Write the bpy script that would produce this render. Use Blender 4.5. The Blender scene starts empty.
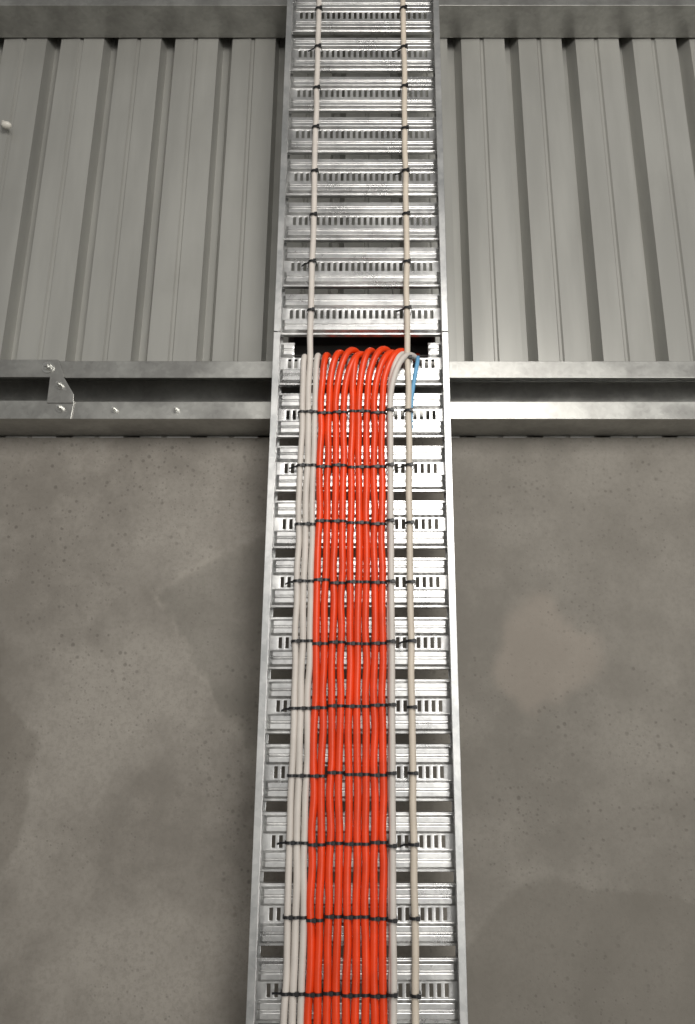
import bpy, bmesh, math, random
from mathutils import Vector, Matrix
random.seed(11)
scene = bpy.context.scene
try:
    scene.view_settings.view_transform = 'Standard'
except Exception: pass

# ------------------------------------------------------------ materials
def new_mat(name):
    m = bpy.data.materials.new(name); m.use_nodes = True
    nt = m.node_tree
    return m, nt, nt.nodes['Principled BSDF']
def N(nt, t, **kw):
    n = nt.nodes.new(t)
    for k, v in kw.items(): setattr(n, k, v)
    return n
def math_n(nt, op, a, b=None, clamp=False):
    n = nt.nodes.new('ShaderNodeMath'); n.operation = op; n.use_clamp = clamp
    for i, s in enumerate((a, b)):
        if s is None: continue
        if isinstance(s, (int, float)): n.inputs[i].default_value = s
        else: nt.links.new(s, n.inputs[i])
    return n.outputs[0]
def smooth(nt, s, a, b):
    n = nt.nodes.new('ShaderNodeMapRange'); n.interpolation_type = 'SMOOTHSTEP'
    nt.links.new(s, n.inputs[0]); n.inputs[1].default_value = a; n.inputs[2].default_value = b
    return n.outputs[0]
def mix(nt, fac, a, b, mode='MIX'):
    n = nt.nodes.new('ShaderNodeMix'); n.data_type = 'RGBA'; n.blend_type = mode
    if isinstance(fac, (int, float)): n.inputs[0].default_value = fac
    else: nt.links.new(fac, n.inputs[0])
    for i, s in ((6, a), (7, b)):
        if isinstance(s, tuple): n.inputs[i].default_value = (*s, 1)
        else: nt.links.new(s, n.inputs[i])
    return n.outputs[2]
def noise(nt, vec, scale, detail=4, rough=.55):
    n = nt.nodes.new('ShaderNodeTexNoise')
    nt.links.new(vec, n.inputs['Vector']); n.inputs['Scale'].default_value = scale
    n.inputs['Detail'].default_value = detail; n.inputs['Roughness'].default_value = rough
    return n.outputs['Fac']
def bump(nt, h, bsdf, strength, dist):
    b = nt.nodes.new('ShaderNodeBump'); b.inputs['Strength'].default_value = strength
    b.inputs['Distance'].default_value = dist
    nt.links.new(h, b.inputs['Height']); nt.links.new(b.outputs[0], bsdf.inputs['Normal'])

def galv(name, c1, c2, rough=.33, metallic=.9, bs=.25):
    m, nt, b = new_mat(name)
    tc = N(nt, 'ShaderNodeTexCoord').outputs['Object']
    v = N(nt, 'ShaderNodeTexVoronoi'); v.inputs['Scale'].default_value = 130
    nt.links.new(tc, v.inputs['Vector'])
    sep = N(nt, 'ShaderNodeSeparateColor'); nt.links.new(v.outputs['Color'], sep.inputs[0])
    n1 = noise(nt, tc, 18, 5)
    f = math_n(nt, 'ADD', math_n(nt, 'MULTIPLY', sep.outputs[0], .35), math_n(nt, 'MULTIPLY', smooth(nt, n1, .35, .65), .65))
    nt.links.new(mix(nt, f, c1, c2), b.inputs['Base Color'])
    b.inputs['Metallic'].default_value = metallic
    nt.links.new(math_n(nt, 'ADD', math_n(nt, 'MULTIPLY', n1, .25), rough - .12), b.inputs['Roughness'])
    bump(nt, noise(nt, tc, 60, 2), b, bs, .002)
    return m
mat_rung = galv('galvanised_rung', (.56, .56, .56), (.82, .82, .81), .30, .88, .10)
mat_rail = galv('galvanised_rail', (.46, .47, .47), (.66, .66, .65), .36, .85, .10)
mat_girt = galv('galvanised_girt', (.34, .335, .32), (.48, .48, .455), .36, .82, .08)
mat_bolt = galv('zinc_bolt', (.5, .5, .48), (.75, .75, .72), .3, .9, .1)

def plain(name, col, rough=.45, var=.12, spec=.5):
    m, nt, b = new_mat(name)
    tc = N(nt, 'ShaderNodeTexCoord').outputs['Object']
    f = noise(nt, tc, 25, 3)
    dark = tuple(c*(1-var*2) for c in col)
    nt.links.new(mix(nt, smooth(nt, f, .3, .7), dark, col), b.inputs['Base Color'])
    b.inputs['Roughness'].default_value = rough
    b.inputs['Specular IOR Level'].default_value = spec
    return m
mat_orange = plain('orange_pvc', (.86, .058, .005), .36, .08)
mat_white = plain('grey_white_pvc', (.66, .61, .56), .5, .05)
mat_beige = plain('beige_pvc', (.68, .60, .50), .5, .05)
mat_blue = plain('blue_pvc', (.16, .42, .68), .45, .05)
mat_black = plain('black_nylon', (.012, .012, .014), .4, .1)
mat_dark = plain('gap_shade_grey', (.07, .068, .065), .8, .1, .1)  # dark grey standing in for shade in the cable gap
mat_plug = plain('white_plastic', (.75, .72, .65), .4, .03)
mat_floor = plain('floor_concrete', (.25, .24, .22), .7, .15)

# painted cladding
mat_clad, nt, b = new_mat('painted_cladding')
tc = N(nt, 'ShaderNodeTexCoord').outputs['Object']
mp = N(nt, 'ShaderNodeMapping'); mp.inputs['Scale'].default_value = (6, 6, .8)
nt.links.new(tc, mp.inputs[0])
f = noise(nt, mp.outputs[0], 2.5, 5)
f2 = noise(nt, tc, 5, 4)
col = mix(nt, smooth(nt, f, .3, .7), (.365, .362, .338), (.440, .437, .408))
col = mix(nt, math_n(nt, 'MULTIPLY', smooth(nt, f2, .5, .8), .3), col, (.30, .295, .27))
nt.links.new(col, b.inputs['Base Color'])
b.inputs['Roughness'].default_value = .32
b.inputs['Metallic'].default_value = .3

# concrete
mat_conc, nt, b = new_mat('precast_concrete')
tc = N(nt, 'ShaderNodeTexCoord').outputs['Object']
sx = N(nt, 'ShaderNodeSeparateXYZ'); nt.links.new(tc, sx.inputs[0])
X0, Z0 = sx.outputs[0], sx.outputs[2]
w1 = math_n(nt, 'MULTIPLY', math_n(nt, 'SUBTRACT', noise(nt, tc, 6, 5), .5), .16)
X = math_n(nt, 'ADD', X0, w1); Z = math_n(nt, 'ADD', Z0, w1)
def circ(cx, cz, r, soft):
    dx = math_n(nt, 'SUBTRACT', X, cx); dz = math_n(nt, 'SUBTRACT', Z, cz)
    d = math_n(nt, 'SQRT', math_n(nt, 'ADD', math_n(nt, 'MULTIPLY', dx, dx), math_n(nt, 'MULTIPLY', dz, dz)))
    return smooth(nt, math_n(nt, 'SUBTRACT', r, d), -soft, soft)
def plane(ax, az, bx, bz):
    l = math.hypot(bx-ax, bz-az); nx, nz = -(bz-az)/l, (bx-ax)/l
    return math_n(nt, 'ADD', math_n(nt, 'MULTIPLY', math_n(nt, 'SUBTRACT', X, ax), nx),
                  math_n(nt, 'MULTIPLY', math_n(nt, 'SUBTRACT', Z, az), nz))
big = noise(nt, tc, 2.6, 6, .62); mid = noise(nt, tc, 14, 6, .65); fine = noise(nt, tc, 160, 3, .7)
col = mix(nt, smooth(nt, big, .38, .62), (.215, .197, .172), (.330, .306, .271))
col = mix(nt, math_n(nt, 'MULTIPLY', smooth(nt, mid, .4, .75), .35), col, (.39, .362, .32))
col = mix(nt, math_n(nt, 'MULTIPLY', smooth(nt, fine, .4, .7), .30), col, (.17, .153, .132))
col = mix(nt, math_n(nt, 'MULTIPLY', circ(.325, 1.765, .088, .020), .42), col, (.46, .39, .33))
col = mix(nt, math_n(nt, 'MULTIPLY', circ(.40, 1.15, .27, .008), .42), col, (.15, .134, .112))
col = mix(nt, math_n(nt, 'MULTIPLY', circ(-.90, 1.55, .34, .008), .42), col, (.15, .134, .112))
tri = math_n(nt, 'MINIMUM', plane(-.20, 1.97, -.37, 1.865), plane(-.37, 1.865, -.17, 1.59))
col = mix(nt, math_n(nt, 'MULTIPLY', smooth(nt, tri, -.004, .006), .38), col, (.17, .160, .138))
edge = math_n(nt, 'SUBTRACT', .006, math_n(nt, 'ABSOLUTE', tri))
col = mix(nt, math_n(nt, 'MULTIPLY', math_n(nt, 'MULTIPLY', smooth(nt, edge, -.008, .006), smooth(nt, mid, .35, .6)), .30), col, (.42, .39, .34))
def pits(scale, thr, k, soft):
    v = N(nt, 'ShaderNodeTexVoronoi'); v.inputs['Scale'].default_value = scale; nt.links.new(tc, v.inputs['Vector'])
    sc = N(nt, 'ShaderNodeSeparateColor'); nt.links.new(v.outputs['Color'], sc.inputs[0])
    rad = math_n(nt, 'MULTIPLY', math_n(nt, 'SUBTRACT', sc.outputs[0], thr), k)
    return smooth(nt, math_n(nt, 'SUBTRACT', rad, v.outputs['Distance']), -soft, soft)
pa = math_n(nt, 'MULTIPLY', pits(95, .42, .55, .14), smooth(nt, noise(nt, tc, 3.3, 3), .42, .60))
pb = math_n(nt, 'MULTIPLY', pits(160, .50, .65, .14), math_n(nt, 'MULTIPLY', smooth(nt, noise(nt, tc, 7, 3), .4, .65), .7))
pitm = math_n(nt, 'MAXIMUM', pa, pb)
col = mix(nt, math_n(nt, 'MULTIPLY', pitm, .42), col, (.08, .07, .058))
nt.links.new(col, b.inputs['Base Color'])
b.inputs['Roughness'].default_value = .75
b.inputs['Specular IOR Level'].default_value = .3
h = math_n(nt, 'SUBTRACT', math_n(nt, 'ADD', math_n(nt, 'MULTIPLY', fine, .3), math_n(nt, 'MULTIPLY', mid, .6)), pitm)
bump(nt, h, b, .3, .003)

# ------------------------------------------------------------ helpers
def obj_from(name, verts, faces, mat, parent=None, smooth_s=False):
    me = bpy.data.meshes.new(name); me.from_pydata(verts, [], faces); me.update()
    o = bpy.data.objects.new(name, me); scene.collection.objects.link(o)
    if mat: me.materials.append(mat)
    if parent: o.parent = parent
    if smooth_s:
        for p in me.polygons: p.use_smooth = True
    return o
def empty(name):
    e = bpy.data.objects.new(name, None); scene.collection.objects.link(e); e.empty_display_size = .1
    return e
def box_data(V, F, x0, x1, y0, y1, z0, z1):
    n = len(V)
    V += [(x0,y0,z0),(x1,y0,z0),(x1,y1,z0),(x0,y1,z0),(x0,y0,z1),(x1,y0,z1),(x1,y1,z1),(x0,y1,z1)]
    F += [tuple(n+i for i in f) for f in ((0,3,2,1),(4,5,6,7),(0,1,5,4),(1,2,6,5),(2,3,7,6),(3,0,4,7))]
def box(name, dims, mat, parent=None, bev=0):
    V, F = [], []; box_data(V, F, *dims)
    o = obj_from(name, V, F, mat, parent)
    if bev:
        m = o.modifiers.new('bev', 'BEVEL'); m.width = bev; m.segments = 2
    return o
def extrude_profile(name, pts, axis, a, b, mat, parent=None, th=.002, bev=0):
    V = []; n = len(pts)
    for t in (a, b):
        for p in pts:
            V.append((p[0], p[1], t) if axis == 'z' else (t, p[0], p[1]))
    F = [(i, i+1, n+i+1, n+i) for i in range(n-1)]
    o = obj_from(name, V, F, mat, parent)
    s = o.modifiers.new('sol', 'SOLIDIFY'); s.thickness = th; s.offset = 0
    if bev:
        m = o.modifiers.new('bev', 'BEVEL'); m.width = bev; m.segments = 2
    return o

CZ = 1.6   # eye height
# ------------------------------------------------------------ room
box('floor', (-4, 4, -4.5, .166, -.1, 0), mat_floor)
box('wall_back', (-4, 4, .166, .34, 0, 2.165), mat_conc, bev=.003)
pitch = .1276; xs = -.4536 - pitch*22
pts = []
for i in range(50):
    x = xs + i*pitch
    pts += [(x, .170), (x+.004, .206), (x+.019, .206), (x+.032, .172), (x+.072, .170), (x+.075, .1745), (x+.080, .1745), (x+.083, .170)]
extrude_profile('wall_back_cladding', pts, 'z', 2.166, 4.6, mat_clad, th=.0008)

# ------------------------------------------------------------ girts
def girt(name, z0, z1, lip, yf=.086, yb=.165):
    e = empty(name)
    p = [(yf, z0+lip), (yf, z0), (yb, z0), (yb, z1), (yf, z1), (yf, z1-lip)]
    extrude_profile('channel', p, 'x', -4, 4, mat_girt, e, th=.0025, bev=.0008)
    return e
g1 = girt('steel_girt', 2.168, 2.281, .033)
g2 = girt('steel_girt', 3.12, 3.235, .033)
def strip(name, poly, y0, y1, mat, parent):
    k = len(poly); V = [(x, y0, z) for x, z in poly] + [(x, y1, z) for x, z in poly]
    F = [tuple(range(k)), tuple(reversed(range(k, 2*k)))] + [(i, k+i, k+(i+1) % k, (i+1) % k) for i in range(k)]
    o = obj_from(name, V, F, mat, parent)
    m = o.modifiers.new('bev', 'BEVEL'); m.width = .0006; m.segments = 2
    return o
strip('lap_upper', [(-4,2.248),(-.540,2.248),(-.556,2.283),(-4,2.283)], .0815, .0845, mat_girt, g1)
strip('lap_lower', [(-4,2.166),(-.520,2.166),(-.518,2.2015),(-4,2.2015)], .0815, .0845, mat_girt, g1)
strip('lap_cleat', [(-.566,2.196),(-.518,2.196),(-.519,2.213),(-.543,2.250),(-.566,2.250)], .0792, .0812, mat_girt, g1)
def hexbolt(x, y, z, r, parent, name='bolt'):
    bm = bmesh.new()
    bmesh.ops.create_cone(bm, cap_ends=True, segments=24, radius1=r*1.5, radius2=r*1.5, depth=.002)
    bmesh.ops.translate(bm, verts=bm.verts, vec=(0, 0, .001))
    q = bmesh.ops.create_cone(bm, cap_ends=True, segments=6, radius1=r, radius2=r*.93, depth=.007)
    bmesh.ops.translate(bm, verts=q['verts'], vec=(0, 0, .0055))
    q = bmesh.ops.create_cone(bm, cap_ends=True, segments=16, radius1=r*.55, radius2=r*.5, depth=.005)
    bmesh.ops.translate(bm, verts=q['verts'], vec=(0, 0, .011))
    bmesh.ops.rotate(bm, verts=bm.verts, cent=(0,0,0), matrix=Matrix.Rotation(math.radians(90), 3, 'X'))
    bmesh.ops.translate(bm, verts=bm.verts, vec=(x, y, z))
    me = bpy.data.meshes.new(name); bm.to_mesh(me); bm.free(); me.materials.append(mat_bolt)
    o = bpy.data.objects.new(name, me); scene.collection.objects.link(o); o.parent = parent
for i, (x, z, r, y) in enumerate([(-.572, 2.267, .0075, .0815), (-.546, 2.230, .005, .0792), (-.541, 2.186, .005, .0815)]):
    hexbolt(x, y, z, r, g1, 'bolt_%d' % i)
for i, x in enumerate((-.444, -.333)):
    hexbolt(x, .085, 2.184, .0035, g1, 'screw_%d' % i)

# ------------------------------------------------------------ cable trays
RP = .0977; RZ0 = CZ + 1.431
YR = .032     # rung plane
def rung(name, zc, parent, full=True):
    half = .1315; nslot = 24; ps = 2*half/nslot; sw = .0054
    xsl = [(-.1485, 0), (-.1415, 0), (-.1365, 1)]
    for i in range(nslot):
        c = -half + ps*(i+.5)
        xsl += [(c-sw/2, 1), (c+sw/2, 1)]
    xsl += [(.1365, 1), (.1415, 0), (.1485, 0)]
    slotcols = {3+2*i for i in range(nslot)}
    prof = [(-.0415, .006), (-.0405, 0), (-.0370, 0), (-.034, -.0060), (-.0270, -.0060), (-.0245, -.0030), (-.0220, -.0060), (-.0150, -.0060),
            (-.0118, 0), (-.0085, 0), (.0085, 0), (.0118, 0), (.0150, -.0060), (.0220, -.0060), (.0245, -.0030), (.0270, -.0060),
            (.034, -.0060), (.0370, 0), (.0405, 0), (.0415, .006)]
    V = []; F = []; m = len(prof)
    for x, up in xsl:
        for z, y in prof:
            yy = y if (up or y > 0) else 0
            V.append((x, YR + yy, zc + z))
    for i in range(len(xsl)-1):
        for j in range(m-1):
            if i in slotcols and j == 9: continue
            if not full and -.118 < (xsl[i][0]+xsl[i+1][0])/2 < .118 and j >= 11: continue
            a = i*m+j
            F.append((a, a+m, a+m+1, a+1))
    o = obj_from(name, V, F, mat_rung, parent)
    s = o.modifiers.new('sol', 'SOLIDIFY'); s.thickness = .0014; s.offset = 0
    bv = o.modifiers.new('bev', 'BEVEL'); bv.width = .0006; bv.segments = 2; bv.limit_method = 'ANGLE'; bv.angle_limit = math.radians(25)
    for p in o.data.polygons: p.use_smooth = True
    try:
        o.data.set_sharp_from_angle(angle=math.radians(35))
    except Exception: pass
def tray(name, z0, z1, rungs):
    e = empty(name)
    for s, nm in ((-1, 'rail_a'), (1, 'rail_b')):
        p = [(s*.1410, .0050), (s*.1410, .0), (s*.1510, 0), (s*.1510, .048), (s*.1410, .048)]
        extrude_profile(nm, p, 'z', z0, z1, mat_rail, e, th=.002, bev=.0009)
    for i, (z, full) in enumerate(rungs):
        rung('rung_%02d' % i, z, e, full)
    return e
zj = CZ + .6955
ups = [(RZ0 - k*RP, True) for k in range(-9, 8)]
low = [(RZ0 - k*RP, k != 8) for k in range(8, 31) if RZ0 - k*RP > .05]
t2 = tray('cable_tray', 0.0, zj-.0015, low)
t1 = tray('cable_tray', zj, 4.0, ups)
for s in (-1, 1):
    xi = sorted((s*.1465, s*.1492))
    box('splice_%s' % ('a' if s < 0 else 'b'), (xi[0], xi[1], .006, .028, zj-.07, zj+.07), mat_rail, t2)
for s in (-1, 1):
    x0, x1 = sorted((s*.118, s*.1505))
    box('bracket_%s' % ('a' if s < 0 else 'b'), (x0, x1, .049, .0845, 2.175, 2.196), mat_rail, t2)
    box('bracket_up_%s' % ('a' if s < 0 else 'b'), (x0, x1, .049, .0845, 3.125, 3.15), mat_rail, t1)

# ------------------------------------------------------------ added dark box behind opening, stands in for the gap's shade
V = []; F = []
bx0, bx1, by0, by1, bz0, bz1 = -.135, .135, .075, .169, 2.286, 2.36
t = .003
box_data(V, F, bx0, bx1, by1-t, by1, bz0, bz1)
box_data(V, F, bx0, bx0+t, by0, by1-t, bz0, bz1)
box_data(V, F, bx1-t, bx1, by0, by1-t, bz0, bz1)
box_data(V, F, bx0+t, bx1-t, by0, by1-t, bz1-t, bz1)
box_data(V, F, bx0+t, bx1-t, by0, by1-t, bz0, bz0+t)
obj_from('gap_shade_box', V, F, mat_dark)

# ------------------------------------------------------------ cables
def catmull(P, sub=6):
    out = []
    P = [P[0]] + P + [P[-1]]
    for i in range(1, len(P)-2):
        p0, p1, p2, p3 = (Vector(q) for q in P[i-1:i+3])
        for k in range(sub):
            t = k/sub
            out.append(.5*((2*p1) + (-p0+p2)*t + (2*p0-5*p1+4*p2-p3)*t*t + (-p0+3*p1-3*p2+p3)*t**3))
    out.append(Vector(P[-2]))
    return out
def cable_obj(name, paths, r, mat):
    cu = bpy.data.curves.new(name, 'CURVE'); cu.dimensions = '3D'
    cu.bevel_depth = r; cu.bevel_resolution = 5; cu.use_fill_caps = True
    for P in paths:
        pts = catmull(P)
        sp = cu.splines.new('POLY'); sp.points.add(len(pts)-1)
        for q, p in zip(sp.points, pts): q.co = (*p, 1)
        sp.use_smooth = True
    cu.materials.append(mat)
    o = bpy.data.objects.new(name, cu); scene.collection.objects.link(o)
    return o
YF = YR - .0067      # front of rung ridges
rz = [RZ0 - k*RP for k in range(-9, 31)]
def run(x, r, z0, zt, jx=.0014, layer=0):
    P = []
    z = z0
    y = YF - r - .0006 - layer
    while z < zt - .085:
        P.append((x + random.uniform(-jx, jx), y - random.uniform(0, .0015), z))
        z += RP/2
    return P, y
def arch(x, r, dx, ztop, layer=0, jx=.0014):
    P, y = run(x, r, 0.02, CZ + ztop, jx, layer)
    zt = CZ + ztop
    P += [(x + dx*.08, y-.001, zt-.060), (x + dx*.28, y-.005, zt-.030), (x + dx*.55, y-.002, zt-.009), (x+dx*.85, y+.012, zt+.0),
          (x+dx*1.15, y+.036, zt-.001), (x+dx*1.35, .085, zt+.012), (x+dx*1.4, .11, zt+.033), (x+dx*1.4, .155, zt+.043)]
    return P
ro = .0058
ox = [-.0675, -.0550, -.0418, -.0292, -.0150, -.0025, .0105, .0235, .0362]
odx = [.010, .024, .036, .040, .012, .026, .040, .042, .048]
ozt = [.664, .669, .674, .666, .664, .673, .676, .669, .672]
cable_obj('orange_cable_bundle', [arch(x, ro, d, z) for x, d, z in zip(ox, odx, ozt)], ro, mat_orange)
wx = [-.1005, -.0785]
rw = .0050
cable_obj('white_cable_bundle', [arch(wx[0], rw, .002, .662), arch(wx[1], rw, .004, .664)], rw, mat_white)
cable_obj('white_cable_bundle', [arch(.0488, rw, .034, .668), arch(.0488+.0015, rw, .047, .662, layer=.006, jx=.0006)], rw, mat_white)
cable_obj('blue_cable', [[(.085, YF-.0035, CZ+.52)]+[(.0865, YF-.004, CZ+.57), (.092, YF-.006, CZ+.61), (.098, YF-.005, CZ+.645), (.100, YF+.008, CZ+.662), (.100, .06, CZ+.664),(.094,.085,CZ+.68), (.094, .11, CZ+.705), (.094, .155, CZ+.71)]], .0036, mat_blue)
rb = .0053
for x in (-.0895, .0815):
    P = []
    for z in rz:
        if z > 3.95 or z < .06: continue
        P.append((x + random.uniform(-.0008, .0008), YF - rb - .0008, z))
        P.append((x + random.uniform(-.0012, .0012), YF - rb - .0018, z-RP/2))
    P.sort(key=lambda p: p[2])
    cable_obj('beige_cable', [P], rb, mat_beige if x > 0 else mat_white)

# ------------------------------------------------------------ cable ties (one mass)
TV, TF = [], []
def band(path, w=.0042, th=.0010):
    n0 = len(TV); k = len(path)
    for i, (x, y, z) in enumerate(path):
        a = path[max(i-1, 0)]; c = path[min(i+1, k-1)]
        tx, ty = c[0]-a[0], c[1]-a[1]; l = math.hypot(tx, ty) or 1
        nx, ny = ty/l*th, -tx/l*th
        TV.extend([(x, y, z-w/2), (x, y, z+w/2), (x+nx, y+ny, z+w/2), (x+nx, y+ny, z-w/2)])
    for i in range(k-1):
        a = n0+4*i; b = a+4
        for j in range(4):
            TF.append((a+j, a+(j+1) % 4, b+(j+1) % 4, b+j))
    TF.append((n0, n0+1, n0+2, n0+3)); e = n0+4*(k-1); TF.append((e+3, e+2, e+1, e))
def tie_group(xs, r, z, tail=False, off=0):
    c = YF - r - .0016 - off
    path = [(xs[0]-r-.0012, YF+.004, z), (xs[0]-r-.0010, c, z)]
    tilt = random.uniform(-.02, .02)
    for i, x in enumerate(xs):
        for a in (-50, -25, 0, 25, 50):
            aa = math.radians(a)
            path.append((x + math.sin(aa)*(r+.0005), c - math.cos(aa)*(r+.0005), z + (x-xs[0])*tilt))
    zz = path[-1][2]
    path += [(xs[-1]+r+.0010, c, zz), (xs[-1]+r+.0012, YF+.004, zz)]
    band(path)
    hx = random.choice(xs[:-1] or xs) + (r if len(xs) > 1 else r*.8)
    box_data(TV, TF, hx-.0026, hx+.0026, c-r-.0025, c-r+.002, z-.0028, z+.0028)
    if tail:
        x0 = xs[0]-r
        band([(x0-.014, YF-.001, z-random.uniform(.001, .004)), (x0-.008, YF-.003, z-.001), (x0+.002, c-.001, z)], .0030, .0010)
for k in range(9, 30):
    z = RZ0 - k*RP
    if z < .06: continue
    zz = z - .002
    d = lambda: zz + random.uniform(-.003, .003)
    tie_group([wx[0], -.0895, wx[1]], rb, d(), tail=(k % 2 == 0), off=0)
    tie_group(ox[:2], ro, d()); tie_group(ox[2:4], ro, d())
    tie_group(ox[4:7], ro, d()); tie_group(ox[7:] , ro, d())
    tie_group([.0488], rw+.001, d(), off=.006)
for k in range(-8, 30):
    z = RZ0 - k*RP
    if z < .06: continue
    tie_group([.0815], rb+.0006, z+random.uniform(-.003, .003), tail=(k % 3 == 1))
    if k < 8: tie_group([-.0895], rb+.0006, z+random.uniform(-.003, .003), tail=(k % 5 == 1))
obj_from('cable_ties', TV, TF, mat_black)

# ------------------------------------------------------------ small white clip on cladding far left
e = empty('cable_clip')
bm = bmesh.new()
bmesh.ops.create_uvsphere(bm, u_segments=20, v_segments=12, radius=.009)
bmesh.ops.scale(bm, vec=(1.2, .9, .8), verts=bm.verts)
bmesh.ops.translate(bm, verts=bm.verts, vec=(-.758, .150, CZ+1.268))
me = bpy.data.meshes.new('head'); bm.to_mesh(me); bm.free(); me.materials.append(mat_plug)
for p in me.polygons: p.use_smooth = True
o = bpy.data.objects.new('head', me); scene.collection.objects.link(o); o.parent = e
c = cable_obj('stem', [[(-.758, .15, CZ+1.268), (-.768, .155, CZ+1.280), (-.778, .172, CZ+1.290)]], .004, mat_plug); c.parent = e

# ------------------------------------------------------------ light
w = bpy.data.worlds.new('World'); scene.world = w; w.use_nodes = True
nt = w.node_tree; bg = nt.nodes['Background']
tc = N(nt, 'ShaderNodeTexCoord'); sp = N(nt, 'ShaderNodeSeparateXYZ'); nt.links.new(tc.outputs['Generated'], sp.inputs[0])
cr = N(nt, 'ShaderNodeValToRGB')
mr = math_n(nt, 'ADD', math_n(nt, 'MULTIPLY', sp.outputs[2], .5), .5)
nt.links.new(mr, cr.inputs[0])
els = cr.color_ramp.elements
els[0].position = .30; els[0].color = (.10, .09, .08, 1)
els[1].position = 1; els[1].color = (.18, .177, .17, 1)
for p, c in ((.42, (.60, .585, .55, 1)), (.52, (1.0, .985, .95, 1)), (.62, (.40, .392, .375, 1)), (.8, (.38, .375, .36, 1))):
    q = els.new(p); q.color = c
nt.links.new(cr.outputs[0], bg.inputs[0]); bg.inputs[1].default_value = .62
def area(name, loc, target, size, sy, energy, col):
    l = bpy.data.lights.new(name, 'AREA'); l.shape = 'RECTANGLE'; l.size = size; l.size_y = sy; l.energy = energy; l.color = col
    o = bpy.data.objects.new(name, l); scene.collection.objects.link(o); o.location = loc
    o.rotation_euler = (Vector(target)-Vector(loc)).to_track_quat('-Z', 'Y').to_euler()
area('highlight_fill', (1.5, -3.6, 1.7), (0, 0, 1.9), 1.6, 2.4, 50, (1, .98, .94))  # unseen area light added behind the camera for highlights on the tray
area('falloff_fill', (.30, -1.7, 2.65), (.12, 0, 2.1), .7, .7, 19, (1, .965, .915))  # added nearer light, so brightness falls off towards the corners

# ------------------------------------------------------------ camera
cd = bpy.data.cameras.new('camera'); co = bpy.data.objects.new('camera', cd); scene.collection.objects.link(co)
co.location = (.026, -1.244, CZ); co.rotation_euler = (math.radians(90+16.475), 0, 0)
cd.sensor_width = 36; cd.lens = 800/1024*36; cd.shift_x = -28.5/1024
cd.clip_start = .05
scene.camera = co
